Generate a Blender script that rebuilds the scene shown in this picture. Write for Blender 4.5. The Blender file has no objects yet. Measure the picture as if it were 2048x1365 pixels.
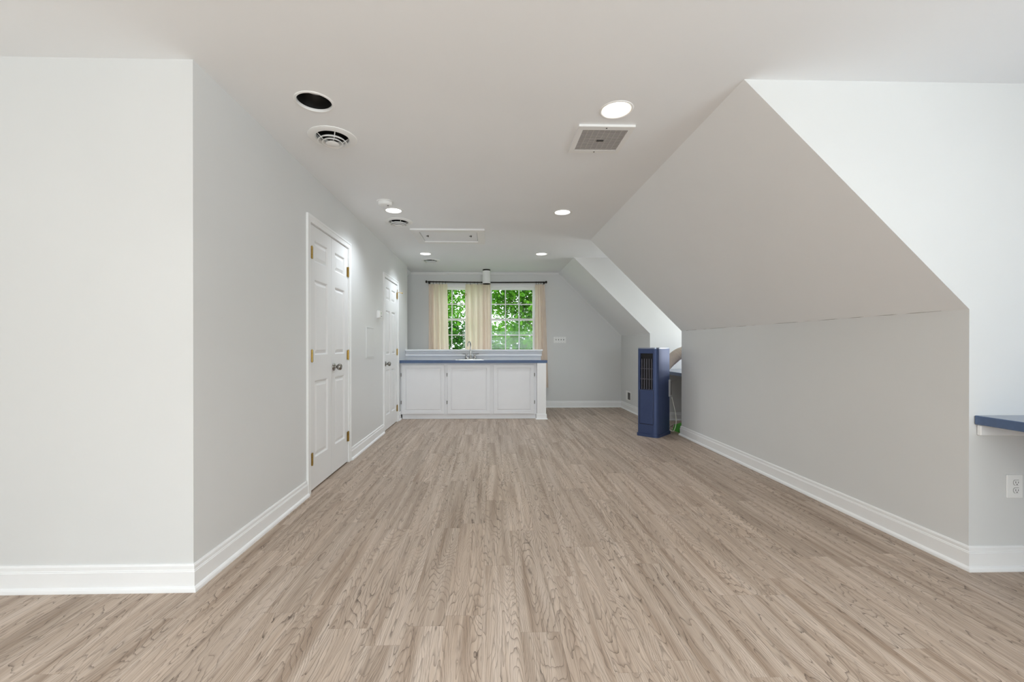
import bpy, bmesh, math, random
from mathutils import Vector, Matrix

# ------------------------------------------------------------------ camera, world, lights
S = bpy.context.scene
C = S.collection
PI = math.pi
random.seed(7)

cam_d = bpy.data.cameras.new('camera')
cam_d.sensor_width = 36.0
cam_d.lens = 36.0 * 849.9 / 2048.0
cam_d.shift_x = (1024 - 999.6) / 2048.0
cam_d.shift_y = (693.6 - 682.5) / 2048.0
cam_d.clip_start = 0.03
cam = bpy.data.objects.new('camera', cam_d)
C.objects.link(cam)
cam.location = (0, 0, 1.1245)
cam.rotation_euler = (PI / 2 - 0.0023, 0, -0.0242)
S.camera = cam

S.view_settings.view_transform = 'Standard'
S.view_settings.look = 'None'
S.view_settings.gamma = 1.0
S.view_settings.use_curve_mapping = False
S.view_settings.exposure = 0.33
try:
    S.cycles.use_denoising = True
    S.cycles.max_bounces = 8
    S.cycles.diffuse_bounces = 5
    S.cycles.glossy_bounces = 3
    S.cycles.use_adaptive_sampling = True
    S.cycles.adaptive_threshold = 0.035
    S.cycles.transparent_max_bounces = 12
    S.cycles.caustics_reflective = False
    S.cycles.caustics_refractive = False
except Exception:
    pass

W = bpy.data.worlds.new('overcast_sky')
S.world = W
W.use_nodes = True
bg = W.node_tree.nodes['Background']
bg.inputs['Color'].default_value = (0.905, 0.96, 1.0, 1)
bg.inputs['Strength'].default_value = 2.7

# key dimensions of the attic room (metres)
H = 2.44
XL, YL = -1.363, 1.989          # long left wall, wall facing the camera at the left
XR, YR = 2.402, 2.071           # right knee wall, dormer cheek at the right
XS, ZK = 1.256, 1.307           # start of the sloped ceiling, top of the knee wall
YD1, YD2 = 5.26, 6.31           # second dormer
YF = 7.683                      # far wall
XE = 3.45                       # outer walls of the dormers
YB = -6.0                       # wall behind the camera

def area_light(name, loc, rot, sx, sy, power, col=(1, 1, 1)):
    l = bpy.data.lights.new(name, 'AREA')
    l.shape = 'RECTANGLE'; l.size = sx; l.size_y = sy
    l.energy = power; l.color = col
    o = bpy.data.objects.new(name, l); C.objects.link(o)
    o.location = loc; o.rotation_euler = rot
    return o

# area lamps outside the dormer windows and the added window behind the camera
# the right and back ones are unseen fill, tilted up to brighten the ceiling
TILT = math.radians(62)
area_light('fill_dormer_right', (XE + 0.75, -0.9, 0.95), (0, PI / 2 + TILT, 0), 1.3, 2.2, 160, (0.865, 0.938, 1))  # fill lamp outside the unseen right window, aimed up at the ceiling
area_light('daylight_dormer_far', (XE + 0.22, 5.785, 1.5), (0, PI / 2 + math.radians(20), 0), 1.25, 0.7, 16, (1, 0.985, 0.965))
area_light('fill_back', (0.6, YB - 0.6, 1.1), (PI / 2 + math.radians(16), 0, 0), 4.0, 1.6, 215, (0.865, 0.938, 1))  # added fill lamp far behind the camera for more even light

# ------------------------------------------------------------------ helpers
def lin(r, g, b):
    f = lambda c: ((c / 255 + 0.055) / 1.055) ** 2.4 if c > 10 else c / 255 / 12.92
    return (f(r), f(g), f(b), 1)

def tagp(o, label=None, cat=None, group=None, kind=None):
    if label: o['label'] = label
    if cat: o['category'] = cat
    if group: o['group'] = group
    if kind: o['kind'] = kind
    return o

def empty(name, loc=(0, 0, 0), rz=0.0, label=None, cat=None, group=None, kind=None):
    o = bpy.data.objects.new(name, None); C.objects.link(o)
    o.empty_display_size = 0.05
    o.location = loc; o.rotation_euler = (0, 0, rz)
    return tagp(o, label, cat, group, kind)

def obj(name, bm, mat, parent=None, smooth=False, loc=None):
    if isinstance(bm, bmesh.types.BMesh):
        me = bpy.data.meshes.new(name)
        bmesh.ops.recalc_face_normals(bm, faces=bm.faces)
        bm.to_mesh(me); bm.free()
    else:
        me = bm
    if mat is not None and not me.materials:
        me.materials.append(mat)
    if smooth:
        for p in me.polygons: p.use_smooth = True
        if smooth != 'all':
            me.set_sharp_from_angle(angle=math.radians(40))
    o = bpy.data.objects.new(name, me); C.objects.link(o)
    if parent: o.parent = parent
    if loc: o.location = loc
    return o

def box(bm, x0, x1, y0, y1, z0, z1, bev=0.0, seg=1):
    vs = [bm.verts.new(p) for p in ((x0, y0, z0), (x1, y0, z0), (x1, y1, z0), (x0, y1, z0),
                                    (x0, y0, z1), (x1, y0, z1), (x1, y1, z1), (x0, y1, z1))]
    fs = [bm.faces.new([vs[i] for i in q]) for q in
          ((3, 2, 1, 0), (4, 5, 6, 7), (0, 1, 5, 4), (1, 2, 6, 5), (2, 3, 7, 6), (3, 0, 4, 7))]
    if bev > 0:
        es = list({e for f in fs for e in f.edges})
        bmesh.ops.bevel(bm, geom=es, offset=bev, segments=seg, profile=0.5, affect='EDGES')
    return bm

def nbox(*a, **k):
    bm = bmesh.new(); return box(bm, *a, **k)

def prism(outer, holes, m, w0, w1):
    """polygon (with holes) in (u,v), extruded from w0 to w1; m maps (u,v,w) to xyz"""
    bm = bmesh.new()
    loops = [outer] + list(holes)
    es = []; rings = []
    for lp in loops:
        a = [bm.verts.new(m(u, v, w0)) for u, v in lp]
        for i in range(len(a)):
            es.append(bm.edges.new((a[i], a[(i + 1) % len(a)])))
        rings.append(a)
    r = bmesh.ops.triangle_fill(bm, edges=es, use_beauty=True, use_dissolve=False)
    fs = [f for f in r['geom'] if isinstance(f, bmesh.types.BMFace)]
    mp = {}
    for lp, a in zip(loops, rings):
        for (u, v), vv in zip(lp, a):
            mp[vv] = bm.verts.new(m(u, v, w1))
    for f in fs:
        bm.faces.new([mp[v] for v in reversed(f.verts)])
    for a in rings:
        n = len(a)
        for i in range(n):
            bm.faces.new((a[i], a[(i + 1) % n], mp[a[(i + 1) % n]], mp[a[i]]))
    return bm

XZ = lambda u, v, w: (u, w, v)
YZ = lambda u, v, w: (w, u, v)
XY = lambda u, v, w: (u, v, w)
def rect(a, b, c, d): return [(a, c), (b, c), (b, d), (a, d)]
def circ(cx, cy, r, n=32): return [(cx + r * math.cos(2 * PI * i / n), cy + r * math.sin(2 * PI * i / n)) for i in range(n)]

def lathe(profile, n=40, bm=None, closed=False, M=None):
    bm = bm or bmesh.new()
    rings = []
    for r, z in profile:
        if r < 1e-6:
            p = Vector((0, 0, z)); rings.append([bm.verts.new(M @ p if M else p)])
        else:
            ring = []
            for i in range(n):
                p = Vector((r * math.cos(2 * PI * i / n), r * math.sin(2 * PI * i / n), z))
                ring.append(bm.verts.new(M @ p if M else p))
            rings.append(ring)
    pairs = list(zip(rings, rings[1:])) + ([(rings[-1], rings[0])] if closed else [])
    for a, b in pairs:
        for i in range(n):
            j = (i + 1) % n
            if len(a) == 1 and len(b) == 1: continue
            if len(a) == 1: bm.faces.new((a[0], b[i], b[j]))
            elif len(b) == 1: bm.faces.new((a[i], a[j], b[0]))
            else: bm.faces.new((a[i], a[j], b[j], b[i]))
    return bm

def tube(path, rad, n=12, bm=None, cap=True):
    bm = bm or bmesh.new()
    P = [Vector(p) for p in path]
    R = rad if isinstance(rad, (list, tuple)) else [rad] * len(P)
    t0 = (P[1] - P[0]).normalized()
    nrm = t0.orthogonal().normalized()
    rings = []
    for i, p in enumerate(P):
        t = (P[min(i + 1, len(P) - 1)] - P[max(i - 1, 0)]).normalized()
        nrm = (nrm - t * nrm.dot(t)).normalized()
        b = t.cross(nrm)
        rings.append([bm.verts.new(p + (nrm * math.cos(2 * PI * k / n) + b * math.sin(2 * PI * k / n)) * R[i]) for k in range(n)])
    for a, b in zip(rings, rings[1:]):
        for k in range(n):
            bm.faces.new((a[k], a[(k + 1) % n], b[(k + 1) % n], b[k]))
    if cap:
        bm.faces.new(list(reversed(rings[0]))); bm.faces.new(rings[-1])
    return bm

def spline(pts, n=8):
    P = [Vector(p) for p in pts]; out = []
    for i in range(len(P) - 1):
        p0 = P[max(i - 1, 0)]; p1 = P[i]; p2 = P[i + 1]; p3 = P[min(i + 2, len(P) - 1)]
        for k in range(n):
            t = k / n
            out.append(0.5 * ((2 * p1) + (p2 - p0) * t + (2 * p0 - 5 * p1 + 4 * p2 - p3) * t * t + (3 * p1 - p0 - 3 * p2 + p3) * t ** 3))
    out.append(P[-1]); return out

def sweep(path, prof, side):
    """mitred moulding along a floor polyline; prof = (offset from wall, height)"""
    bm = bmesh.new(); rings = []
    P = [Vector((x, y)) for x, y in path]
    def nor(a, b):
        d = (b - a).normalized(); return Vector((-d.y, d.x)) * side
    for i, p in enumerate(P):
        if i == 0: m = nor(P[0], P[1])
        elif i == len(P) - 1: m = nor(P[-2], P[-1])
        else:
            a = nor(P[i - 1], p); b = nor(p, P[i + 1]); m = (a + b) / (1 + a.dot(b))
        rings.append([bm.verts.new((p.x + m.x * o, p.y + m.y * o, z)) for o, z in prof])
    n = len(prof)
    for a, b in zip(rings, rings[1:]):
        for k in range(n):
            bm.faces.new((a[k], a[(k + 1) % n], b[(k + 1) % n], b[k]))
    bm.faces.new(rings[0]); bm.faces.new(list(reversed(rings[-1])))
    return bm

def ring_panel(w, h, steps, back):
    """panel in the x-z plane centred on the origin facing -y; steps = (inset, depth behind face)"""
    bm = bmesh.new(); rings = []
    for ins, d in steps:
        a, b = w / 2 - ins, h / 2 - ins
        rings.append([bm.verts.new(p) for p in ((-a, d, -b), (a, d, -b), (a, d, b), (-a, d, b))])
    for r0, r1 in zip(rings, rings[1:]):
        for i in range(4):
            bm.faces.new((r0[i], r0[(i + 1) % 4], r1[(i + 1) % 4], r1[i]))
    bm.faces.new(rings[-1])
    bk = [bm.verts.new(p) for p in ((-w / 2, back, -h / 2), (w / 2, back, -h / 2), (w / 2, back, h / 2), (-w / 2, back, h / 2))]
    for i in range(4):
        bm.faces.new((bk[i], bk[(i + 1) % 4], rings[0][(i + 1) % 4], rings[0][i]))
    bm.faces.new(list(reversed(bk)))
    return bm

# ------------------------------------------------------------------ materials
def new_mat(name):
    m = bpy.data.materials.new(name); m.use_nodes = True
    return m, m.node_tree, m.node_tree.nodes['Principled BSDF']

def mat(name, col, rough=0.5, metal=0.0, spec=0.5, noise=0.03, scale=6.0, bump=0.0, bscale=200.0):
    m, nt, b = new_mat(name)
    b.inputs['Roughness'].default_value = rough
    b.inputs['Metallic'].default_value = metal
    b.inputs['Specular IOR Level'].default_value = spec
    tc = nt.nodes.new('ShaderNodeTexCoord')
    nz = nt.nodes.new('ShaderNodeTexNoise')
    nz.inputs['Scale'].default_value = scale; nz.inputs['Detail'].default_value = 3
    nt.links.new(tc.outputs['Object'], nz.inputs['Vector'])
    rp = nt.nodes.new('ShaderNodeValToRGB')
    rp.color_ramp.elements[0].position = 0.3; rp.color_ramp.elements[1].position = 0.7
    rp.color_ramp.elements[0].color = tuple(c * (1 - noise) for c in col[:3]) + (1,)
    rp.color_ramp.elements[1].color = tuple(min(1, c * (1 + noise)) for c in col[:3]) + (1,)
    nt.links.new(nz.outputs['Fac'], rp.inputs['Fac'])
    nt.links.new(rp.outputs['Color'], b.inputs['Base Color'])
    if bump > 0:
        n2 = nt.nodes.new('ShaderNodeTexNoise')
        n2.inputs['Scale'].default_value = bscale; n2.inputs['Detail'].default_value = 2
        nt.links.new(tc.outputs['Object'], n2.inputs['Vector'])
        bp = nt.nodes.new('ShaderNodeBump')
        bp.inputs['Strength'].default_value = bump; bp.inputs['Distance'].default_value = 0.002
        nt.links.new(n2.outputs['Fac'], bp.inputs['Height'])
        nt.links.new(bp.outputs['Normal'], b.inputs['Normal'])
    return m

def emit(name, col, s):
    m, nt, b = new_mat(name)
    b.inputs['Base Color'].default_value = (0.8, 0.8, 0.8, 1)
    b.inputs['Emission Color'].default_value = col
    b.inputs['Emission Strength'].default_value = s
    return m

M_wall = mat('wall_paint', (0.735, 0.74, 0.735, 1), 0.42, spec=0.35, noise=0.012, scale=1.5)
M_ceil = mat('ceiling_paint', (0.91, 0.925, 0.94, 1), 0.75, spec=0.2, noise=0.012, scale=1.2)
M_trim = mat('trim_paint', (0.89, 0.89, 0.89, 1), 0.35, spec=0.4, noise=0.01, scale=4)
M_door = mat('door_paint', (0.84, 0.84, 0.84, 1), 0.48, spec=0.3, noise=0.01, scale=3, bump=0.1, bscale=120)
M_cab = mat('cabinet_paint', (0.84, 0.84, 0.86, 1), 0.45, spec=0.35, noise=0.012, scale=5)
M_blue = mat('blue_laminate', lin(84, 104, 138), 0.06, spec=0.5, noise=0.04, scale=40)
M_brass = mat('brass', lin(176, 148, 84), 0.30, 1.0, noise=0.1, scale=60)
M_nickel = mat('brushed_nickel', lin(150, 147, 142), 0.25, 1.0, noise=0.08, scale=80)
M_steel = mat('stainless_steel', lin(190, 190, 188), 0.3, 1.0, noise=0.05, scale=80)
M_dark = mat('dark_bronze', lin(42, 38, 36), 0.4, 0.6, noise=0.1, scale=50)
M_black = mat('black_baffle', lin(22, 22, 22), 0.45, noise=0.1, scale=20)
M_void = mat('duct_dark', lin(16, 16, 15), 0.8, noise=0.1, scale=20)
M_plastic = mat('white_plastic', (0.90, 0.90, 0.89, 1), 0.35, noise=0.01)
M_grey = mat('grey_plastic', lin(120, 118, 116), 0.5, noise=0.05)
M_slot = mat('slot_dark', lin(60, 58, 56), 0.6, noise=0.05)
M_acblue = mat('metallic_blue_shell', lin(66, 80, 118), 0.46, 0.45, noise=0.03, scale=90)
M_acdark = mat('grille_bar_plastic', lin(104, 102, 112), 0.4, noise=0.05)
M_acblack = mat('grille_interior', lin(14, 13, 16), 0.6, noise=0.1)
M_hose = mat('hose_plastic', lin(206, 192, 180), 0.5, noise=0.05, scale=30)
M_green = mat('green_bag_fabric', lin(58, 140, 30), 0.7, noise=0.12, scale=12)
M_cord = mat('white_cord', lin(225, 222, 212), 0.4)
M_bark = mat('bark', lin(92, 80, 68), 0.9, noise=0.3, scale=5, bump=0.6, bscale=20)
M_lawn = mat('lawn', lin(96, 140, 58), 0.9, noise=0.3, scale=2)
M_led = emit('led_lens', (1.0, 0.99, 0.97, 1), 4.0)
M_led.cycles.emission_sampling = 'NONE'
M_warm = emit('warm_bulb', (1.0, 0.90, 0.76, 1), 3.0)

def glass():
    m = bpy.data.materials.new('window_glass'); m.use_nodes = True
    nt = m.node_tree; nt.nodes.clear()
    out = nt.nodes.new('ShaderNodeOutputMaterial'); mx = nt.nodes.new('ShaderNodeMixShader')
    tr = nt.nodes.new('ShaderNodeBsdfTransparent'); gl = nt.nodes.new('ShaderNodeBsdfGlossy')
    gl.inputs['Roughness'].default_value = 0.02
    tr.inputs['Color'].default_value = (0.97, 0.985, 0.975, 1)
    nz = nt.nodes.new('ShaderNodeTexNoise'); nz.inputs['Scale'].default_value = 2
    mr = nt.nodes.new('ShaderNodeMapRange')
    mr.inputs['To Min'].default_value = 0.006; mr.inputs['To Max'].default_value = 0.014
    nt.links.new(nz.outputs['Fac'], mr.inputs['Value']); nt.links.new(mr.outputs['Result'], mx.inputs['Fac'])
    nt.links.new(tr.outputs[0], mx.inputs[1]); nt.links.new(gl.outputs[0], mx.inputs[2])
    nt.links.new(mx.outputs[0], out.inputs['Surface'])
    return m
M_glass = glass()

def cloth(name, col):
    m = bpy.data.materials.new(name); m.use_nodes = True
    nt = m.node_tree; nt.nodes.clear()
    out = nt.nodes.new('ShaderNodeOutputMaterial'); mx = nt.nodes.new('ShaderNodeMixShader')
    df = nt.nodes.new('ShaderNodeBsdfDiffuse'); tl = nt.nodes.new('ShaderNodeBsdfTranslucent')
    tc = nt.nodes.new('ShaderNodeTexCoord'); mp = nt.nodes.new('ShaderNodeMapping')
    mp.inputs['Scale'].default_value = (60, 60, 3)
    nz = nt.nodes.new('ShaderNodeTexNoise'); nz.inputs['Scale'].default_value = 3
    rp = nt.nodes.new('ShaderNodeValToRGB')
    rp.color_ramp.elements[0].color = tuple(c * 0.93 for c in col[:3]) + (1,)
    rp.color_ramp.elements[1].color = col
    nt.links.new(tc.outputs['Object'], mp.inputs['Vector']); nt.links.new(mp.outputs[0], nz.inputs['Vector'])
    nt.links.new(nz.outputs['Fac'], rp.inputs['Fac'])
    nt.links.new(rp.outputs['Color'], df.inputs['Color']); nt.links.new(rp.outputs['Color'], tl.inputs['Color'])
    mx.inputs['Fac'].default_value = 0.5
    nt.links.new(df.outputs[0], mx.inputs[1]); nt.links.new(tl.outputs[0], mx.inputs[2])
    nt.links.new(mx.outputs[0], out.inputs['Surface'])
    return m
M_curtain = cloth('cream_curtain', (1.0, 0.87, 0.76, 1))

def leaf_mat(name, c0, c1):
    m = bpy.data.materials.new(name); m.use_nodes = True
    nt = m.node_tree; nt.nodes.clear()
    out = nt.nodes.new('ShaderNodeOutputMaterial'); mx = nt.nodes.new('ShaderNodeMixShader')
    df = nt.nodes.new('ShaderNodeBsdfDiffuse'); tl = nt.nodes.new('ShaderNodeBsdfTranslucent')
    tc = nt.nodes.new('ShaderNodeTexCoord')
    nz = nt.nodes.new('ShaderNodeTexNoise'); nz.inputs['Scale'].default_value = 1.6; nz.inputs['Detail'].default_value = 4
    rp = nt.nodes.new('ShaderNodeValToRGB')
    rp.color_ramp.elements[0].position = 0.32; rp.color_ramp.elements[1].position = 0.68
    rp.color_ramp.elements[0].color = c0; rp.color_ramp.elements[1].color = c1
    nt.links.new(tc.outputs['Object'], nz.inputs['Vector']); nt.links.new(nz.outputs['Fac'], rp.inputs['Fac'])
    nt.links.new(rp.outputs['Color'], df.inputs['Color']); nt.links.new(rp.outputs['Color'], tl.inputs['Color'])
    mx.inputs['Fac'].default_value = 0.4
    nt.links.new(df.outputs[0], mx.inputs[1]); nt.links.new(tl.outputs[0], mx.inputs[2])
    nt.links.new(mx.outputs[0], out.inputs['Surface'])
    return m
M_leaf = leaf_mat('leaf_green', lin(48, 110, 26), lin(128, 190, 62))
M_leaf2 = leaf_mat('leaf_deep_green', lin(38, 92, 30), lin(100, 165, 66))

def plank_mat():
    m, nt, b = new_mat('vinyl_oak_plank')
    N = nt.nodes.new; L = nt.links.new
    tc = N('ShaderNodeTexCoord'); oi = N('ShaderNodeObjectInfo')
    def math_(op, a=None, b_=None, c=None):
        n = N('ShaderNodeMath'); n.operation = op
        for i, v in enumerate((a, b_, c)):
            if v is None: continue
            if isinstance(v, (int, float)): n.inputs[i].default_value = v
            else: L(v, n.inputs[i])
        return n.outputs[0]
    # every plank shows another cut of the printed oak
    sep = N('ShaderNodeSeparateXYZ'); L(tc.outputs['Object'], sep.inputs[0])
    rnd = oi.outputs['Random']
    ox = math_('MULTIPLY', rnd, 137.0); oy = math_('MULTIPLY', rnd, 71.3)
    x = math_('ADD', sep.outputs['X'], ox); y = math_('ADD', sep.outputs['Y'], oy)
    def noise(sx, sy, detail=2, rough=0.5, dist=0.0):
        cb = N('ShaderNodeCombineXYZ')
        L(math_('MULTIPLY', x, sx), cb.inputs['X']); L(math_('MULTIPLY', y, sy), cb.inputs['Y'])
        n = N('ShaderNodeTexNoise'); n.inputs['Scale'].default_value = 1.0
        n.inputs['Detail'].default_value = detail; n.inputs['Roughness'].default_value = rough
        n.inputs['Distortion'].default_value = dist
        L(cb.outputs[0], n.inputs['Vector']); return n.outputs['Fac']
    big = noise(6.5, 0.9, 1.5, 0.45)
    wob = noise(34.0, 9.0, 2, 0.5)
    fld = math_('ADD', math_('MULTIPLY', big, 40.0), math_('MULTIPLY', wob, 1.6))
    fr = math_('FRACT', fld)
    # sharp late-wood edge fading back
    line = math_('POWER', fr, 8.0)
    dens = noise(11.0, 1.6, 2, 0.5)
    dm = N('ShaderNodeMapRange'); L(dens, dm.inputs['Value'])
    dm.inputs['From Min'].default_value = 0.22; dm.inputs['From Max'].default_value = 0.6
    line = math_('MULTIPLY', line, dm.outputs['Result'])
    fine = math_('POWER', math_('FRACT', math_('ADD', math_('MULTIPLY', noise(10.0, 0.42, 1, 0.4), 46.0), math_('MULTIPLY', wob, 0.7))), 5.0)
    line = math_('MAXIMUM', line, math_('MULTIPLY', fine, 0.5))
    streak = noise(22.0, 0.8, 3, 0.55)
    pore = noise(420.0, 9.0, 2, 0.6)
    r1 = N('ShaderNodeValToRGB'); L(streak, r1.inputs['Fac'])
    e = r1.color_ramp.elements
    e[0].position = 0.30; e[0].color = PL_A
    e[1].position = 0.70; e[1].color = PL_C
    em = e.new(0.5); em.color = PL_B
    mix = N('ShaderNodeMixRGB'); mix.blend_type = 'MIX'
    L(math_('MULTIPLY', line, 1.0), mix.inputs['Fac']); L(r1.outputs['Color'], mix.inputs['Color1'])
    mix.inputs['Color2'].default_value = PL_D
    m2 = N('ShaderNodeMixRGB'); m2.blend_type = 'MULTIPLY'
    pr = N('ShaderNodeMapRange'); L(pore, pr.inputs['Value'])
    pr.inputs['From Min'].default_value = 0.35; pr.inputs['From Max'].default_value = 0.6
    pr.inputs['To Min'].default_value = 0.86; pr.inputs['To Max'].default_value = 1.03
    cb = N('ShaderNodeCombineColor')
    tone = math_('MULTIPLY_ADD', math_('FRACT', math_('MULTIPLY', rnd, 17.77)), 0.16, 0.92)
    v = math_('MULTIPLY', pr.outputs['Result'], tone)
    for k in ('Red', 'Green', 'Blue'): L(v, cb.inputs[k])
    m2.inputs['Fac'].default_value = 1.0
    L(mix.outputs['Color'], m2.inputs['Color1']); L(cb.outputs['Color'], m2.inputs['Color2'])
    L(m2.outputs['Color'], b.inputs['Base Color'])
    b.inputs['Roughness'].default_value = 0.48
    b.inputs['Specular IOR Level'].default_value = 0.35
    return m
PL_A = lin(159, 138, 120); PL_B = lin(187, 168, 151); PL_C = lin(206, 189, 174); PL_D = lin(76, 62, 53)
M_plank = plank_mat()

# ------------------------------------------------------------------ floor
floor = obj('floor', nbox(-3.7, XE + 0.15, YB - 0.15, YF + 0.15, -0.12, -0.005), mat('floor_substrate', lin(70, 60, 52), 0.8))
tagp(floor, 'greige oak look plank floor of the attic room', 'floor', kind='structure')
PW, PLN = 0.1524, 0.914
pm_bm = nbox(-PW / 2 + 0.0002, PW / 2 - 0.0002, -PLN / 2 + 0.0004, PLN / 2 - 0.0004, -0.0045, 0.0)
pmesh = bpy.data.meshes.new('plank'); bmesh.ops.recalc_face_normals(pm_bm, faces=pm_bm.faces); pm_bm.to_mesh(pmesh); pm_bm.free()
pmesh.materials.append(M_plank)
zones = [(-3.5, XE, YB, YL + 0.02), (XL, XR, YL, YF), (XR, XE, YD1, YD2), (-2.5, XL, 7.08, YF)]
known = {-1: 1.60, -3: 1.855, 1: 1.77, 2: 2.17, 4: 2.06, 0: 2.62}
rest = bmesh.new()
for k in range(-24, 26):
    xc = -0.183 + (k - 0.5) * PW + PW * 0.0
    off = known.get(k, random.random() * PLN)
    if xc > XE + PW / 2 or xc < -3.55: continue
    j = math.floor((YB - off) / PLN)
    while off + j * PLN < YF:
        y0 = off + j * PLN; y1 = y0 + PLN; j += 1
        if not any(xc + PW / 2 > z[0] and xc - PW / 2 < z[1] and y1 > z[2] and y0 < z[3] for z in zones): continue
        if y1 > 0.9:
            o = bpy.data.objects.new('plank', pmesh); C.objects.link(o); o.parent = floor
            o.location = (xc, (y0 + y1) / 2, 0)
        else:
            box(rest, xc - PW / 2 + .0002, xc + PW / 2 - .0002, max(y0, YB) + .0004, y1 - .0004, -0.0045, 0)
tagp(obj('plank_field', rest, M_plank, floor), kind='stuff')

# ------------------------------------------------------------------ ceiling and walls
LIGHTS = [(-0.945, 2.32), (0.707, 2.356), (-0.934, 4.165), (0.719, 4.180), (-0.917, 6.116), (0.746, 6.092),
          (-0.94, 0.45), (0.71, 0.45), (-0.94, -1.4), (0.71, -1.4), (-0.94, -3.25), (0.71, -3.25)]  # these six are out of view, added to brighten the room
VENTS = [(-0.990, 2.712), (-0.964, 4.535), (-0.910, 6.585)]
R_CAN = 0.083; R_VENT = 0.102
outer = [(-3.6, YB - .1), (XE + .1, YB - .1), (XE + .1, YR + .1), (XS, YR + .1), (XS, YD1 - .1), (XE + .1, YD1 - .1), (XE + .1, YD2 + .1),
         (XS, YD2 + .1), (XS, YF + .1), (-1.41, YF + .1), (-1.41, 7.0), (-1.6, 7.0), (-1.6, YL + .13), (-3.6, YL + .13)]
holes = [circ(x, y, R_CAN if k else .0915, 36) for k, (x, y) in enumerate(LIGHTS)] + [circ(x, y, R_VENT, 36) for x, y in VENTS]
o = obj('ceiling', prism(outer, holes, XY, H, H + 0.1), M_ceil)
tagp(o, 'flat white painted ceiling of the attic room', 'ceiling', kind='structure')

def wall(name, bm, label, m=M_wall):
    o = obj(name, bm, m); tagp(o, label, 'wall', kind='structure'); return o

D1 = (3.25, 4.13, 2.062)     # closet opening
D2 = (5.53, 6.30, 2.015)     # single door opening
def door_poly(y0, y1):
    return [(y0, 0), (D1[0], 0), (D1[0], D1[2]), (D1[1], D1[2]), (D1[1], 0), (D2[0], 0), (D2[0], D2[2]), (D2[1], D2[2]), (D2[1], 0), (y1, 0), (y1, H), (y0, H)]
wall('wall_left', prism(door_poly(YL + .12, 7.08), [], YZ, XL - 0.12, XL), 'long grey left wall with two white doors')
wall('wall_left_backing', prism(rect(YL + .12, 7.08, 0, H), [], YZ, XL - 0.2, XL - 0.121), 'added backing behind the left wall blocking light under the doors')  # added panel, keeps sky light from leaking under the doors
wall('wall_front_left', prism(rect(-3.6, XL, 0, H), [], XZ, YL, YL + 0.12), 'bright grey wall at the left facing the camera')
sl = [(XS, H), (XR, ZK), (XR + .1, ZK), (XR + .1, ZK + .08), (XS + .1, H + .1), (XS, H + .1)]
wall('wall_slope_right', prism(sl, [], XZ, YR + .12, YD1 - .12), 'large sloped ceiling wall between the dormers', M_ceil)
wall('wall_right', prism(rect(YR + .12, YD1 - .12, 0, ZK + .02), [], YZ, XR, XR + .1), 'long low knee wall at the right')
rn_ = random.Random(9)
o = obj('joint_crack', tube([(XR - .0008, YR + .13 + (YD1 - YR - .26) * i / 40, ZK + .003 + rn_.uniform(-.0018, .0018)) for i in range(41)], .0019, 6), mat('crack_grey', lin(150, 148, 143), 0.9), [q for q in C.objects if q.name == 'wall_right'][0])  # crack drawn as a thin wavy grey tube along the joint
wall('wall_slope_far_right', prism(sl, [], XZ, YD2 + .12, YF), 'narrow sloped ceiling beside the far wall', M_ceil)
wall('wall_far_right', prism(rect(YD2 + .12, YF, 0, ZK + .02), [], YZ, XR, XR + .1), 'short knee wall behind the air conditioner')
cheek = [(XS, H), (XR, ZK), (XR, 0), (XE + .1, 0), (XE + .1, H)]
wall('wall_cheek_right', prism(cheek, [], XZ, YR, YR + .12), 'bright dormer side wall at the right edge above the blue shelf')
wall('wall_cheek_middle', prism(cheek, [], XZ, YD1 - .12, YD1), 'near side wall of the small far dormer')
wall('wall_cheek_far', prism(cheek, [], XZ, YD2, YD2 + .12), 'sunlit far side wall of the small dormer')
for o in [q for q in C.objects if q.name.startswith('wall_cheek')]:
    o.data.materials.append(M_ceil)
    for p in o.data.polygons:
        if abs(p.normal.x) > .4 and abs(p.normal.z) > .4: p.material_index = 1
WIN_Z = (0.85, 2.3)
wall('wall_dormer_right', prism(rect(YB, YR + .1, 0, H), [rect(-1.9, 0.1, *WIN_Z)], YZ, XE, XE + .12), 'outer wall of the right dormer with an unseen window placed for brightness')
wall('wall_dormer_far', prism(rect(YD1 - .1, YD2 + .1, 0, H), [rect(5.435, 6.135, *WIN_Z)], YZ, XE, XE + .12), 'outer wall of the small dormer with a window')
wall('wall_dormer_left', prism(rect(YB, YL + .1, 0, H), [rect(-1.4, -0.4, *WIN_Z)], YZ, -XE - .12, -XE), 'outer wall of the left dormer with a window')
wall('wall_back', prism(rect(-XE - .1, XE + .1, 0, H), [rect(-1.4, 2.6, *WIN_Z)], XZ, YB - .12, YB), 'wall behind the viewer with an added wide window')
# far wall with two windows; a stair space opens behind the end of the left wall
WZ0, WZ1 = 1.0, 2.195
WINS = [(-0.985, -0.134), (-0.010, 0.841)]
fw = [(-2.62, 0), (XR + .1, 0), (XR + .1, ZK), (XR, ZK + .02), (XS, H + .02), (-1.39, H + .02), (-2.62, 1.2)]
wall('wall_far', prism(fw, [rect(a, b, WZ0, WZ1) for a, b in WINS], XZ, YF, YF + .15), 'grey gable wall with two windows behind the counter')
wall('wall_slope_left', prism([(-1.41, H), (-2.55, 1.30), (-2.65, 1.30), (-2.65, 1.38), (-1.5, H + .1), (-1.41, H + .1)], [], XZ, 7.0, YF), 'sloped ceiling beyond the end of the left wall', M_ceil)
wall('wall_stair_left', prism(rect(7.0, YF + .1, 0, 1.34), [], YZ, -2.63, -2.53), 'low wall of the stair space beyond the left wall')
wall('wall_stair_near', prism(rect(-2.63, XL - .2, 0, H), [], XZ, 6.98, 7.08), 'near wall of the stair space')

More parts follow.
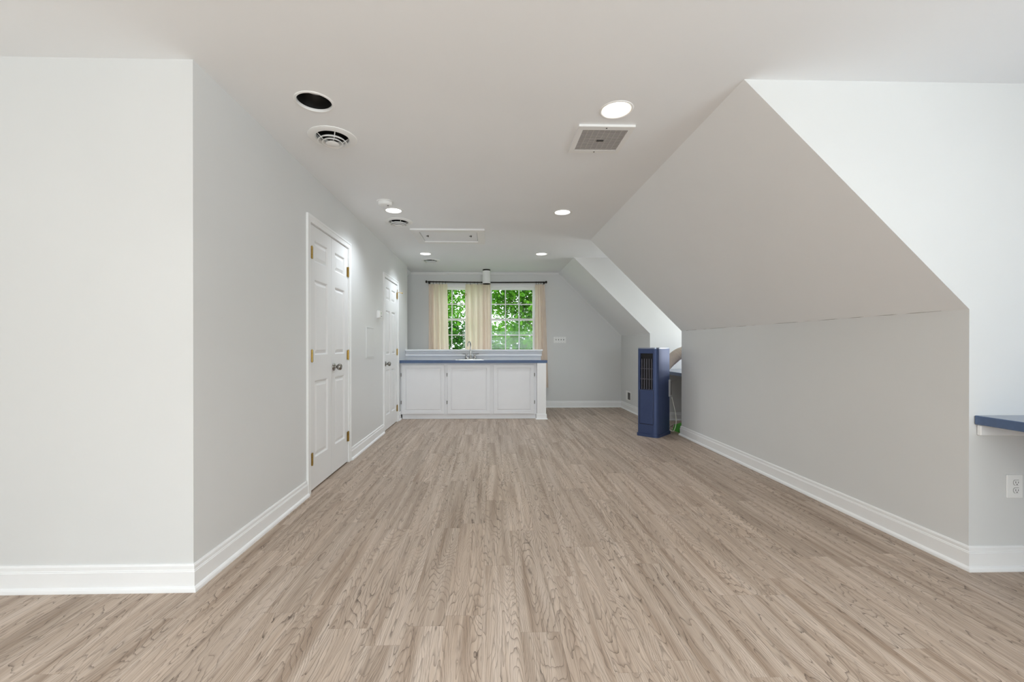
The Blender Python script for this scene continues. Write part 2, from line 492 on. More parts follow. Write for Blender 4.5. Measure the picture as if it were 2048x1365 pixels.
BP = [(0, 0), (.027, 0), (.027, .006), (.025, .014), (.020, .020), (.014, .023), (.014, .088), (.0115, .090), (.0115, .094), (.009, .097), (.009, .112), (.005, .120), (0, .120)]
def base(name, path, side, label):
    return tagp(obj(name, sweep(path, BP, side), M_trim), label, 'baseboard', kind='structure')
base('baseboard_left', [(-3.45, YL), (XL, YL), (XL, 3.20)], -1, 'white baseboard turning the corner before the closet doors')
base('baseboard_left_middle', [(XL, 4.19), (XL, 5.475)], -1, 'white baseboard on the left wall between the two doors')
base('baseboard_left_far', [(XL, 6.356), (XL, 6.515)], -1, 'short piece of baseboard between the far door and the cabinet')
base('baseboard_right', [(XE, YD1), (XR, YD1), (XR, YR), (XE, YR)], -1, 'long white baseboard on the right knee wall')
base('baseboard_far', [(0.87, YF), (XR, YF), (XR, YD2), (XE, YD2)], -1, 'white baseboard along the far right corner')
o = obj('trim_1', prism([(YF - .034, H), (YF, H), (YF, H - .036), (YF - .006, H - .036), (YF - .034, H - .008)], [], lambda u, v, w: (w, u, v), -1.41, XS), M_trim)
tagp(o, 'thin white crown strip along the top of the far wall', 'trim', kind='structure')

# half wall behind the sink counter
HW = empty('wall_half', (0, 0, 0), 0, 'white panelled half wall behind the sink counter', 'wall', kind='structure')
obj('half_wall_body', nbox(XL, 0.845, 6.965, 7.07, 0, 1.005), M_trim, HW)
obj('cap_board', nbox(XL, 0.868, 6.900, 7.11, 1.036, 1.060, .003), M_trim, HW)
obj('cap_moulding', nbox(XL, 0.860, 6.920, 7.09, 1.000, 1.0365, .008), M_trim, HW)
obj('frieze_board', nbox(XL, 0.856, 6.936, 7.075, 0.955, 1.0005, .002), M_trim, HW)
ep = obj('end_post', nbox(0.725, 0.862, 6.455, 7.07, 0, 0.856), M_trim, HW)
tagp(obj('post_base', sweep([(0.725, 6.60), (0.725, 6.455), (0.862, 6.455), (0.862, 7.07)], [(0, 0), (.022, 0), (.022, .010), (.011, .016), (.009, .078), (0, .084)], -1), M_trim, HW))

# ------------------------------------------------------------------ doors
P_STEPS = [(0, 0), (.004, .001), (.012, .013), (.018, .013), (.042, .003), (.044, .0025)]
def door_leaf(name, y0, y1, z0, z1, cols, parent, xf):
    """leaf in the left wall: local x runs along +Y of the room; built directly in world space facing +X"""
    rows = [(1.775, 1.945), (1.045, 1.640), (0.245, 0.848)]
    hs = []
    for a, b in cols:
        for r0, r1 in rows:
            hs.append((a, b, r0 + (z1 - 2.052) , r1 + (z1 - 2.052)))
    lf = obj(name, prism(rect(y0, y1, z0, z1), [rect(*h) for h in hs], YZ, xf - .035, xf), M_door, parent)
    for a, b, c, d in hs:
        p = obj('panel', ring_panel(b - a - .0006, d - c - .0006, P_STEPS, 0.03), M_door, lf)
        p.location = (xf, (a + b) / 2, (c + d) / 2); p.rotation_euler = (0, 0, PI / 2)
    return lf

def knob(parent, x, y, z):
    k = obj('knob', lathe([(0, 0), (.032, 0), (.033, .004), (.030, .009), (.014, .012), (.011, .022), (.012, .030), (.020, .034), (.027, .042),
                           (.029, .052), (.027, .062), (.020, .069), (.012, .071), (.010, .068), (0, .068)], 32), M_nickel, parent, smooth=True)
    k.location = (x, y, z); k.rotation_euler = (0, PI / 2, 0)
    tagp(k, 'round brushed nickel knob')

def hinge(parent, x, y, z, flip=1, h=.09):
    bm = bmesh.new()
    for i in range(5):
        z0 = -h / 2 + i * h / 5
        lathe([(0, z0 + .0005), (.0065, z0 + .0005), (.0065, z0 + h / 5 - .0005), (0, z0 + h / 5 - .0005)], 12, bm)
    lathe([(0, h / 2), (.0045, h / 2), (.005, h / 2 + .004), (0, h / 2 + .007)], 10, bm)
    lathe([(0, -h / 2 - .006), (.005, -h / 2 - .003), (.0045, -h / 2), (0, -h / 2)], 10, bm)
    box(bm, -.006, -.003, 0, .028 * flip, -h / 2, h / 2)
    box(bm, -.006, -.003, -.016 * flip, 0, -h / 2, h / 2)
    o = obj('hinge', bm, M_brass, parent, smooth=True); o.location = (x, y, z); tagp(o, 'brass hinge'); return o

def casing(parent, y0, y1, z1, w=.055, t=.012):
    for nm, poly in (('side_casing', [(y0 - w, 0), (y0, 0), (y0, z1), (y0 - w, z1 + w)]),
                     ('side_casing', [(y1, 0), (y1 + w, 0), (y1 + w, z1 + w), (y1, z1)]),
                     ('head_casing', [(y0 - w, z1 + w), (y0, z1), (y1, z1), (y1 + w, z1 + w)])):
        o = obj(nm, prism(poly, [], YZ, XL, XL + t), M_trim, parent)
    # raised outer bead
    bw = .016
    obj('casing_bead', prism([(y0 - w, 0), (y0 - w + bw, 0), (y0 - w + bw, z1 + w - bw), (y1 + w - bw, z1 + w - bw), (y1 + w - bw, 0), (y1 + w, 0), (y1 + w, z1 + w), (y0 - w, z1 + w)], [], YZ, XL + t, XL + t + .004), M_trim, parent)
    j = bmesh.new()
    box(j, XL - .12, XL, y0, y0 + .003, 0, z1); box(j, XL - .12, XL, y1 - .003, y1, 0, z1); box(j, XL - .12, XL, y0 + .003, y1 - .003, z1 - .003, z1)
    obj('door_jamb', j, M_trim, parent)

d1 = empty('door_1', (0, 0, 0), 0, 'white panelled double closet door with brass hinges on both sides', 'door', kind='structure')
casing(d1, D1[0], D1[1], D1[2])
l1 = door_leaf('door_leaf', 3.256, 3.700, .014, 2.055, [(3.350, 3.622)], d1, XL - .001)
l2 = door_leaf('door_leaf', 3.7045, 4.124, .014, 2.055, [(3.785, 4.040)], d1, XL - .001)
knob(l2, XL - .001, 3.752, 0.938)
for z in (1.835, 1.045, .256): hinge(l1, XL + .013, 3.268, z, 1)
for z in (1.830, 1.035, .252): hinge(l2, XL + .007, 4.120, z, -1)
d2 = empty('door_2', (0, 0, 0), 0, 'white six panel door beside the sink cabinet', 'door', kind='structure')
casing(d2, D2[0], D2[1], D2[2])
l3 = door_leaf('door_leaf', 5.536, 6.294, .012, 2.008, [(5.635, 5.860), (5.965, 6.195)], d2, XL - .001)
knob(l3, XL - .001, 5.600, 0.885)
hg = hinge(l3, XL + .007, 6.290, 1.855, -1)
hinge(l3, XL + .007, 6.290, .205, -1)
hinge(l3, XL + .007, 6.290, 1.03, -1)
st = tube([(XL + .008, 6.29, 1.905), (XL + .030, 6.30, 1.907), (XL + .065, 6.32, 1.900)], .004, 10)
tube([(XL + .065, 6.32, 1.900), (XL + .076, 6.327, 1.898)], .009, 10, st)
tube([(XL + .008, 6.29, 1.91), (XL + .014, 6.27, 1.945)], .004, 8, st)
tagp(obj('hinge_stop', st, M_brass, l3, smooth=True), 'brass hinge pin door stop')

# ------------------------------------------------------------------ windows
def sash(parent, x0, x1, z0, z1, y, nm):
    r = .036
    bm = bmesh.new()
    box(bm, x0, x0 + r, y, y + .035, z0, z1); box(bm, x1 - r, x1, y, y + .035, z0, z1)
    box(bm, x0 + r, x1 - r, y, y + .035, z0, z0 + r); box(bm, x0 + r, x1 - r, y, y + .035, z1 - r, z1)
    s = obj(nm, bm, M_trim, parent)
    gx0, gx1, gz0, gz1 = x0 + r, x1 - r, z0 + r, z1 - r
    m = .018
    for i in (1, 2):
        xx = gx0 + (gx1 - gx0) * i / 3
        obj('muntin', nbox(xx - m / 2, xx + m / 2, y + .006, y + .03, gz0, gz1), M_trim, s)
    zz = (gz0 + gz1) / 2
    obj('muntin', nbox(gx0, gx1, y + .0065, y + .0295, zz - m / 2, zz + m / 2), M_trim, s)
    for i in range(3):
        for k in range(2):
            a = gx0 + (gx1 - gx0) * i / 3; b = gx0 + (gx1 - gx0) * (i + 1) / 3
            c = gz0 + (gz1 - gz0) * k / 2; d = gz0 + (gz1 - gz0) * (k + 1) / 2
            obj('pane', nbox(a, b, y + .016, y + .020, c, d), M_glass, s)

def make_window(name, label, loc, rz, w, z0, z1, cas=.05):
    """local: centred on x=0, wall face at y=0, wall behind at +y"""
    e = empty(name, loc, rz, label, 'window', kind='structure')
    a, b = -w / 2, w / 2
    bm = bmesh.new(); t = .018
    box(bm, a, a + t, 0, .12, z0, z1); box(bm, b - t, b, 0, .12, z0, z1)
    box(bm, a + t, b - t, 0, .12, z1 - t, z1); box(bm, a + t, b - t, 0, .12, z0, z0 + t)
    obj('window_frame', bm, M_trim, e)
    bm = bmesh.new()
    for q in ((a - cas, a, z0 - cas, z1 + cas), (b, b + cas, z0 - cas, z1 + cas), (a, b, z1, z1 + cas), (a, b, z0 - cas, z0)):
        box(bm, q[0], q[1], -.014, 0, q[2], q[3])
    obj('window_casing', bm, M_trim, e)
    obj('window_sill', nbox(a - cas - .01, b + cas + .01, -.035, 0.02, z0 - .012, z0 + .012, .004), M_trim, e)
    zm = (z0 + z1) / 2 
    sash(e, a + t, b - t, zm - .018, z1 - t, .072, 'upper_sash')
    sash(e, a + t, b - t, z0 + t, zm + .018, .032, 'lower_sash')
    return e
for i, (a, b) in enumerate(WINS):
    make_window('window_%d' % (i + 1), ['grid pane window at the left above the sink between cream curtains', 'grid pane window at the right with trees outside'][i], ((a + b) / 2, YF, 0), 0, b - a, WZ0, WZ1, .035)
    obj('sash_lock', nbox((a + b) / 2 - .02, (a + b) / 2 + .02, YF + .012, YF + .032, 1.612, 1.628, .004), M_trim, None) if False else None
make_window('window_3', 'unseen window of the right dormer placed for brightness', (XE, -0.9, 0), -PI / 2, 2.0, *WIN_Z)  # unseen window, set back along the wall to balance the brightness
make_window('window_4', 'window of the small far dormer where the hose ends', (XE, 5.785, 0), -PI / 2, 0.7, *WIN_Z)
make_window('window_5', 'window of the left dormer out of view', (-XE, -0.9, 0), PI / 2, 1.0, *WIN_Z)
make_window('window_6', 'unseen wide window added behind the viewer for light', (0.6, YB, 0), PI, 4.0, *WIN_Z)  # added window out of view, lets in even light from behind

# ------------------------------------------------------------------ sink cabinet, worktop, sink, faucet
YC = 6.516
cab = empty('sink_cabinet', (0, 0, 0), 0, 'white three door base cabinet under the blue counter', 'cabinet')
bm = bmesh.new()
box(bm, XL + .003, 0.723, YC + .018, 6.962, .075, .12)
box(bm, XL + .003, XL + .02, YC + .018, 6.962, .12, .856); box(bm, .706, .723, YC + .018, 6.962, .12, .856)
box(bm, XL + .02, .706, 6.945, 6.962, .12, .856)
obj('cabinet_body', bm, M_cab, cab)
CD = [(-1.338, -0.688), (-0.642, 0.008), (0.061, 0.684)]
o = obj('face_frame', prism(rect(XL + .003, .723, .072, .856), [rect(a + .02, b - .02, .10, .815) for a, b in CD], XZ, YC, YC + .018), M_cab, cab)
obj('toe_kick', nbox(XL + .03, .712, YC + .012, YC + .03, 0, .072), M_cab, cab)
obj('shoe_strip', nbox(XL + .03, .712, YC + .004, YC + .012, 0, .012, .003), M_cab, cab)
C_STEPS = [(0, .005), (.005, 0), (.048, 0), (.053, .009), (.060, .009), (.074, .001), (.078, .001)]
for i, (a, b) in enumerate(CD):
    z0, z1 = .078, .832
    d = obj('door', ring_panel(b - a, z1 - z0, C_STEPS, .018), M_cab, cab)
    d.location = ((a + b) / 2, YC - .019, (z0 + z1) / 2)
    hx = -(b - a) / 2 - .007 if i < 2 else (b - a) / 2 + .007
    for hz in (.678, .257):
        hb = bmesh.new()
        tube([(hx, .008, hz - (z0 + z1) / 2 - .026), (hx, .008, hz - (z0 + z1) / 2 + .026)], .006, 10, hb)
        sx = -1 if i < 2 else 1
        xa, xb = sorted((hx, hx + sx * .006))
        box(hb, xa, xb, .014, .018, hz - (z0 + z1) / 2 - .02, hz - (z0 + z1) / 2 + .02)
        tagp(obj('hinge', hb, M_nickel, d, smooth=True), 'small dark metal hinge')

SX0, SX1, SY0, SY1 = -0.495, -0.115, 6.53, 6.80
wt = obj('worktop', prism(rect(XL + .001, .884, 6.468, 6.951), [rect(SX0, SX1, SY0, SY1)], XY, .857, .901), M_blue)
tagp(wt, 'blue laminate worktop over the white cabinet doors', 'worktop')
sk = empty('bar_sink', (0, 0, 0), 0, 'small stainless drop in sink set in the blue worktop', 'sink')
obj('sink_rim', prism(rect(SX0 - .025, SX1 + .025, SY0 - .022, 6.90), [rect(SX0 + .006, SX1 - .006, SY0 + .006, SY1 - .006)], XY, .901, .906), M_steel, sk)
bm = bmesh.new()
A = [bm.verts.new(p) for p in ((SX0 + .004, SY0 + .004, .903), (SX1 - .004, SY0 + .004, .903), (SX1 - .004, SY1 - .004, .903), (SX0 + .004, SY1 - .004, .903))]
B = [bm.verts.new(p) for p in ((SX0 + .02, SY0 + .02, .775), (SX1 - .02, SY0 + .02, .775), (SX1 - .02, SY1 - .02, .775), (SX0 + .02, SY1 - .02, .775))]
for i in range(4): bm.faces.new((A[i], A[(i + 1) % 4], B[(i + 1) % 4], B[i]))
bm.faces.new(B)
obj('basin', bm, M_steel, sk)
obj('drain', lathe([(0, .778), (.02, .778), (.03, .780), (.032, .777)], 24, None), M_nickel, sk, smooth=True, loc=((SX0 + SX1) / 2, (SY0 + SY1) / 2, 0))
fx, fy = -0.305, 6.855
fa = empty('faucet', (fx, fy, .906), 0, 'chrome gooseneck faucet with two handles on the sink', 'faucet')
M_chrome = mat('chrome', lin(175, 174, 172), 0.14, 1.0, noise=0.03, scale=60)
obj('base_plate', lathe([(0, 0), (.028, 0), (.028, .010), (.022, .020), (0, .020)], 24, None, M=Matrix.Diagonal((3.4, 1, 1, 1))), M_chrome, fa, smooth=True)
obj('spout', tube(spline([(0, 0, .015), (0, 0, .12), (0, 0, .215), (-.006, -.018, .268), (-.022, -.055, .278), (-.036, -.088, .250), (-.038, -.094, .205)], 6),
                  [.012] * 8 + [.010] * 29, 14), M_chrome, fa, smooth=True)
obj('spout_collar', lathe([(.013, .015), (.020, .018), (.018, .045), (.013, .06)], 20), M_chrome, fa, smooth=True)
for sx in (-1, 1):
    hb = lathe([(.02, .015), (.022, .03), (.014, .055), (.012, .070), (.016, .074), (.016, .085), (0, .090)], 20)
    h = obj('handle', hb, M_chrome, fa, smooth=True); h.location = (sx * .068, 0, 0)
    lv = obj('lever', tube([(sx * -.02, 0, .080), (0, 0, .080), (sx * .03, -.006, .082), (sx * .062, -.010, .086)], [.007, .008, .007, .006], 10), M_chrome, h, smooth=True)

# ------------------------------------------------------------------ curtains and rod
YRD = YF - .085
rod = empty('curtain_rod', (0, YRD, 2.258), 0, 'thin dark bronze curtain rod across both windows', 'curtain rod')
def rodz(x): return -.010 * (1 - (x / 1.1) ** 2) + .006
obj('rod', tube([(x / 10, 0, rodz(x / 10)) for x in range(-11, 11)] , .011, 12), M_dark, rod, smooth=True)
for x in (-1.108, 1.0):
    s = -1 if x < 0 else 1
    f = obj('finial', lathe([(0, 0), (.014, 0), (.022, .006), (.024, .02), (.018, .03), (0, .034)], 20), M_dark, rod, smooth=True)
    f.location = (x, 0, .004); f.rotation_euler = (0, s * PI / 2, 0)
for x in (-1.085, 0.985, -0.07):
    b = bmesh.new(); box(b, x - .008, x + .008, 0, .083, -.022, -.008); box(b, x - .012, x + .012, .078, .085, -.05, .02)
    obj('bracket', b, M_dark, rod)

def curtain(label, xt0, xt1, xb0, xb1, zb, folds, amp, ph, ring_n, yo=0.0, seed=0):
    rn = random.Random(seed)
    e = empty('curtain', ((xt0 + xt1) / 2, YRD + yo, 0), 0, label, 'curtain', 'cream curtains on the rod')
    bm = bmesh.new(); nu, nv = folds * 12, 14
    zt = 2.226; cx = (xt0 + xt1) / 2
    wob = [rn.uniform(.6, 1.3) for _ in range(folds + 2)]
    rows = []
    for j in range(nv + 1):
        v = j / nv; z = zt + (zb - zt) * v; r = []
        for i in range(nu + 1):
            u = i / nu
            uu = u + 0.018 * math.sin(2 * PI * folds * .5 * u + ph + v * 1.5)
            x = (xt0 + (xt1 - xt0) * uu) * (1 - v) + (xb0 + (xb1 - xb0) * uu) * v - cx
            fold = u * folds; a = wob[int(fold)] * (1 - fold % 1) + wob[min(int(fold) + 1, folds)] * (fold % 1)
            y = amp * a * (0.55 + .45 * v) * math.sin(2 * PI * fold + ph + .3 * math.sin(3 * v + u * 4)) + .004 * math.sin(5 * v + 9 * u)
            r.append(bm.verts.new((x, y, z - (.006 * abs(math.sin(PI * u * (ring_n - 1))) if j == 0 else 0))))
        rows.append(r)
    for a, b in zip(rows, rows[1:]):
        for i in range(nu): bm.faces.new((a[i], a[i + 1], b[i + 1], b[i]))
    obj('fabric', bm, M_curtain, e, smooth='all')
    for k in range(ring_n):
        x = xt0 + (xt1 - xt0) * (k + .5) / ring_n
        bm = bmesh.new()
        cz = 2.258 + rodz(x)
        tube([(0, .018 * math.sin(2 * PI * q / 16), .018 * math.cos(2 * PI * q / 16)) for q in range(17)], .0028, 6, bm, cap=False)
        box(bm, -.003, .003, -.003, .003, -.040, -.017)
        rg = obj('curtain_ring', bm, M_dark, e); rg.location = (x - cx, -yo, cz - .004)
    return e
curtain('cream curtain at the left end of the rod', -1.085, -0.755, -1.095, -0.72, .37, 4, .034, .4, 6, 0, 1)
curtain('cream curtain covering the right part of the left window', -0.435, -0.115, -0.420, -0.115, .37, 3, .034, 2.2, 5, .004, 2)
cq = [q for q in C.objects if q.get('label') == 'cream curtain covering the right part of the left window'][0]
hk = tube([(.017 * math.cos(2 * PI * q / 20), -.03 + .004 * math.sin(q), .017 * math.sin(2 * PI * q / 20)) for q in range(19)], .005, 8)
tagp(obj('tieback_hook', hk, M_brass, cq, smooth=True, loc=(-.155, 0, 2.03)), 'small brass tieback ring')
curtain('narrow cream curtain between the two windows below the white cylinder', -0.125, 0.020, -0.125, 0.030, .37, 3, .020, 1.0, 3, -.012, 3)
curtain('cream curtain at the right end of the rod beside the switches', 0.815, 0.985, 0.80, 1.055, .37, 4, .022, .9, 4, 0, 4)

# ------------------------------------------------------------------ ceiling fixtures
def spot(name, x, y, power, col):
    l = bpy.data.lights.new(name, 'SPOT'); l.energy = power; l.color = col
    l.spot_size = math.radians(142); l.spot_blend = .9; l.shadow_soft_size = .05
    o = bpy.data.objects.new(name, l); C.objects.link(o); o.location = (x, y, H - .062)
def led(x, y, label, power=25):
    e = empty('recessed_light', (x, y, H), 0, label, 'ceiling light', 'flat recessed ceiling lights')
    obj('trim_ring', lathe([(.072, .012), (.074, -.002), (.082, -.005), (.094, -.003), (.096, 0), (.083, 0), (.0825, .012)], 40, closed=True), M_plastic, e, smooth=True)
    obj('lens', lathe([(0, .008), (.0735, .008)], 40), M_led, e)
    obj('housing', lathe([(.082, .012), (.082, .06), (0, .06)], 32), M_void, e, smooth=True)
    spot('led_beam', x, y, power, (.85, .93, 1))
led(*LIGHTS[2], 'lit recessed light above the closet door beside the smoke detector')
led(*LIGHTS[3], 'lit recessed light in the middle of the ceiling near the slope')
led(*LIGHTS[4], 'lit recessed light near the sink wall above the six panel door')
led(*LIGHTS[5], 'lit recessed light near the far dormer')
for (x, y), lb in zip(LIGHTS[6:], ('added unseen fill light overhead at the left of the viewer', 'added unseen fill light overhead at the right of the viewer',
                                   'added unseen fill light behind the viewer at the left', 'added unseen fill light behind the viewer at the right',
                                   'added unseen fill light farthest behind the viewer at the left', 'added unseen fill light farthest behind the viewer at the right')):
    led(x, y, lb, 12 if y > 0 else 190)  # added fixtures; the rear ones are strong to lift floor and ceiling
e = empty('recessed_light', (*LIGHTS[0], H), 0, 'unlit recessed can light with black interior at the left', 'ceiling light')
obj('trim_ring', lathe([(.0885, .010), (.0885, -.002), (.091, -.005), (.100, -.004), (.103, 0), (.0915, 0), (.091, .010)], 48, closed=True), M_plastic, e, smooth=True)
obj('baffle', lathe([(.0880, .010), (.086, .035), (.080, .060), (.071, .078)], 44), M_black, e, smooth=True)
obj('reflector', lathe([(.071, .078), (.060, .095), (.035, .108), (0, .112)], 40), mat('old_reflector', lin(190, 188, 192), 0.4, 0.3), e, smooth=True)
e = empty('recessed_light', (*LIGHTS[1], H), 0, 'glowing warm recessed light above the fan grille', 'ceiling light')
obj('trim_ring', lathe([(.078, .012), (.080, -.002), (.084, -.005), (.091, -.003), (.093, 0), (.083, 0), (.0825, .012)], 44, closed=True), M_plastic, e, smooth=True)
obj('reflector_cone', lathe([(.0795, .006), (.076, .03), (.066, .07)], 40), mat('cream_reflector', lin(248, 240, 226), 0.4), e, smooth=True)
obj('bulb', lathe([(0, .024), (.028, .026), (.046, .032), (.053, .044), (.055, .07), (0, .07)], 36), M_warm, e, smooth=True)
obj('housing', lathe([(.082, .012), (.082, .09), (0, .09)], 32), M_void, e, smooth=True)
spot('warm_beam', *LIGHTS[1], 14, (1, .88, .72))

VL = ['round white ceiling diffuser nearest the camera below the black can', 'round white ceiling diffuser behind the smoke detector', 'round ceiling diffuser nearest the far windows']
for (x, y), lb in zip(VENTS, VL):
    e = empty('ceiling_diffuser', (x, y, H), 0, lb, 'air vent', 'round ceiling diffusers')
    obj('flange', lathe([(.147, 0), (.147, -.004), (.140, -.007), (.120, -.010), (.105, -.010), (.098, -.004), (.100, .02), (.1015, .02), (.103, 0)], 48, closed=True), M_plastic, e, smooth=True)
    obj('duct', lathe([(.100, .02), (.100, .14), (0, .14)], 32), M_void, e, smooth=True)
    for r0, z0 in ((.088, -.032), (.064, -.038)):
        obj('cone_ring', lathe([(r0, z0), (r0 - .004, z0 - .001), (r0 - .014, z0 + .013), (r0 - .0125, z0 + .0145), (r0 - .001, z0 + .003)], 44, closed=True), M_plastic, e, smooth=True)
    obj('centre_disc', lathe([(0, -.045), (.033, -.044), (.040, -.041), (.038, -.038), (.020, -.026), (0, -.026)], 36), M_plastic, e, smooth=True)
    sp = bmesh.new()
    for k in range(4):
        a = k * PI / 2 + .5
        tube([(.012 * math.cos(a), .012 * math.sin(a), -.028), (.055 * math.cos(a), .055 * math.sin(a), -.024), (.099 * math.cos(a), .099 * math.sin(a), .016)], .003, 6, sp)
    obj('spokes', sp, M_plastic, e)

e = empty('smoke_detector', (-0.953, 3.905, H), 0, 'round white smoke detector on the ceiling by the closet', 'smoke detector')
obj('mounting_plate', lathe([(0, 0), (.072, 0), (.072, -.006), (.066, -.008), (0, -.008)], 40), M_plastic, e, smooth=True)
obj('body', lathe([(.064, -.008), (.064, -.026), (.058, -.036), (.040, -.042), (0, -.043)], 40), M_plastic, e, smooth=True)
obj('test_button', lathe([(0, -.0455), (.008, -.045), (.009, -.042), (.009, -.038)], 16), M_grey, e, smooth=True, loc=(.03, -.015, 0))

fx0, fx1, fy0, fy1 = 0.532, 0.870, 2.512, 2.858
e = empty('fan_grille', ((fx0 + fx1) / 2, (fy0 + fy1) / 2, H), 0, 'square white exhaust fan grille on the ceiling', 'fan grille')
hw, hd = (fx1 - fx0) / 2, (fy1 - fy0) / 2
obj('cover_frame', prism(rect(-hw, hw, -hd, hd), [rect(-hw + .032, hw - .032, -hd + .042, hd - .042)], XY, -.014, -.0005), M_plastic, e)
obj('backing', nbox(-hw + .03, hw - .03, -hd + .04, hd - .04, -.004, -.001), M_slot, e)
bm = bmesh.new(); n = 24; gy0, gy1 = -hd + .042, hd - .042
for k in range(n + 1):
    y = gy0 + (gy1 - gy0) * k / n
    box(bm, -hw + .032, hw - .032, y - .0014, y + .0014, -.0125, -.0100)
for k in range(1, 8):
    x = -hw + .032 + (2 * hw - .064) * k / 8; box(bm, x - .0012, x + .0012, gy0, gy1, -.0118, -.0100)
obj('louvres', bm, mat('louvre_plastic', lin(196, 190, 186), 0.5), e)
obj('badge', nbox(-.022, .022, -.010, .010, -.0148, -.0120, .001), M_slot, e)
for y in (-hd + .018, hd - .018):
    obj('screw', lathe([(0, -.0165), (.004, -.016), (.005, -.014)], 12), M_slot, e, smooth=True, loc=(0, y, 0))

e = empty('attic_hatch', (-0.475, 5.10, H), 0, 'white trimmed attic hatch with two turn buttons in the ceiling', 'hatch')
hx0, hx1, hy0, hy1 = -0.42, 0.42, -0.315, 0.325
ti = .088
for q in ((hx0, hx1, hy0, hy0 + ti), (hx0, hx1, hy1 - ti, hy1), (hx0, hx0 + ti, hy0 + ti, hy1 - ti), (hx1 - ti, hx1, hy0 + ti, hy1 - ti)):
    obj('trim_board', nbox(*q, -.021, -.0003, .002), M_trim, e)
obj('hatch_panel', nbox(hx0 + ti + .004, hx1 - ti - .004, hy0 + ti + .004, hy1 - ti - .004, -.006, -.0003), M_ceil, e)
gp = bmesh.new()
for q in ((hx0 + ti, hx1 - ti, hy0 + ti, hy0 + ti + .004), (hx0 + ti, hx1 - ti, hy1 - ti - .004, hy1 - ti), (hx0 + ti, hx0 + ti + .004, hy0 + ti, hy1 - ti), (hx1 - ti - .004, hx1 - ti, hy0 + ti, hy1 - ti)):
    box(gp, *q, -.002, -.0003)
obj('gap', gp, M_slot, e)
for x in (-.255, .255):
    b = bmesh.new()
    lathe([(0, -.022), (.006, -.020), (.007, -.006)], 12, b)
    box(b, -.022, .010, -.006, .006, -.016, -.012); box(b, -.004, .004, -.004, .030, -.020, -.016)
    obj('turn_button', b, M_slot, e, loc=(x, -.03, 0))

e = empty('cylinder_downlight', (-0.052, 7.37, H), 0, 'white hanging cylinder downlight with dark rim above the curtains', 'ceiling light')
obj('ceiling_mount', lathe([(0, 0), (.066, 0), (.066, -.022), (0, -.022)], 36), M_dark, e, smooth=True)
obj('cylinder', lathe([(0, -.0225), (.069, -.0225), (.069, -.242), (.064, -.242), (.064, -.20), (0, -.20)], 40), M_plastic, e, smooth=True)
obj('rim', lathe([(.0635, -.205), (.0635, -.2415), (.069, -.2425), (.070, -.249), (.060, -.249), (.058, -.205)], 40, closed=True), M_dark, e, smooth=True)

# ------------------------------------------------------------------ wall fittings
e = empty('light_switch_plate', (1.274, YF, 1.226), 0, 'white four gang light switch plate on the far wall', 'light switch')
obj('plate', nbox(-.112, .112, -.006, 0, -.058, .058, .003, 2), M_plastic, e)
for k in range(4):
    x = -.069 + k * .046
    obj('toggle', prism([(-.002, -.012), (-.004, .012), (-.016, .016), (-.018, .008)], [], lambda u, v, w: (w, u, v), x - .0045, x + .0045), M_slot, e)
    for z in (-.042, .042): obj('screw', lathe([(0, .0015), (.003, .001), (.0035, 0)], 10, None, M=Matrix.Translation((x, -.006, z)) @ Matrix.Rotation(PI / 2, 4, 'X')), M_grey, e)

e = empty('floor_register', (XR, 7.285, .255), 0, 'white wall register low on the short knee wall', 'air vent')
obj('plate', nbox(-.008, 0, -.125, .125, -.080, .080, .003), M_plastic, e)
obj('grille_back', nbox(-.0095, -.007, -.11, 0.01, -.060, .060), M_slot, e)
for k in range(9):
    y = -.104 + k * .0135
    obj('fin', nbox(-.0125, -.0085, y - .0018, y + .0018, -.060, .060), M_grey, e)

e = empty('wall_outlet', (2.633, YR, .418), 0, 'white duplex wall outlet under the blue shelf at the right', 'outlet')
obj('plate', nbox(-.042, .042, -.007, 0, -.059, .059, .004, 2), M_plastic, e)
for dz in (.0195, -.0195):
    rcp = obj('receptacle', prism([(.016 * math.cos(a) * 1.0, max(-.0125, min(.0125, .0165 * math.sin(a)))) for a in [2 * PI * i / 28 for i in range(28)]], [], XZ, -.0095, -.006), M_plastic, e, loc=(.006, 0, dz))
    obj('slot', nbox(-.008, -.0055, -.0098, -.009, -.003, .007), M_slot, rcp)
    obj('slot', nbox(.0055, .008, -.0098, -.009, -.003, .006), M_slot, rcp)
    obj('slot', lathe([(0, -.0098), (.0028, -.0098), (.0028, -.009)], 12, None, M=Matrix.Translation((0, 0, -.0085)) @ Matrix.Rotation(PI / 2, 4, 'X') @ Matrix.Diagonal((1, 1, -1, 1))), M_slot, rcp)
    rg = obj('gap_ring', prism([(.0175 * math.cos(a), max(-.014, min(.014, .018 * math.sin(a)))) for a in [2 * PI * i / 28 for i in range(28)]], [], XZ, -.0074, -.0066), M_grey, rcp)

e = empty('thermostat', (XL, 5.235, 1.505), 0, 'small white thermostat on the left wall before the six panel door', 'thermostat')
obj('wall_plate', nbox(0, .010, -.066, .066, -.048, .048, .003), M_plastic, e)
obj('body', nbox(.010, .036, -.060, .060, -.043, .043, .005, 2), M_plastic, e)
obj('display', nbox(.0358, .0372, -.010, .044, -.002, .032), mat('pale_display', lin(230, 236, 228), 0.2), e)
obj('button', nbox(.0358, .038, .0, .040, -.026, -.014, .001), M_grey, e)

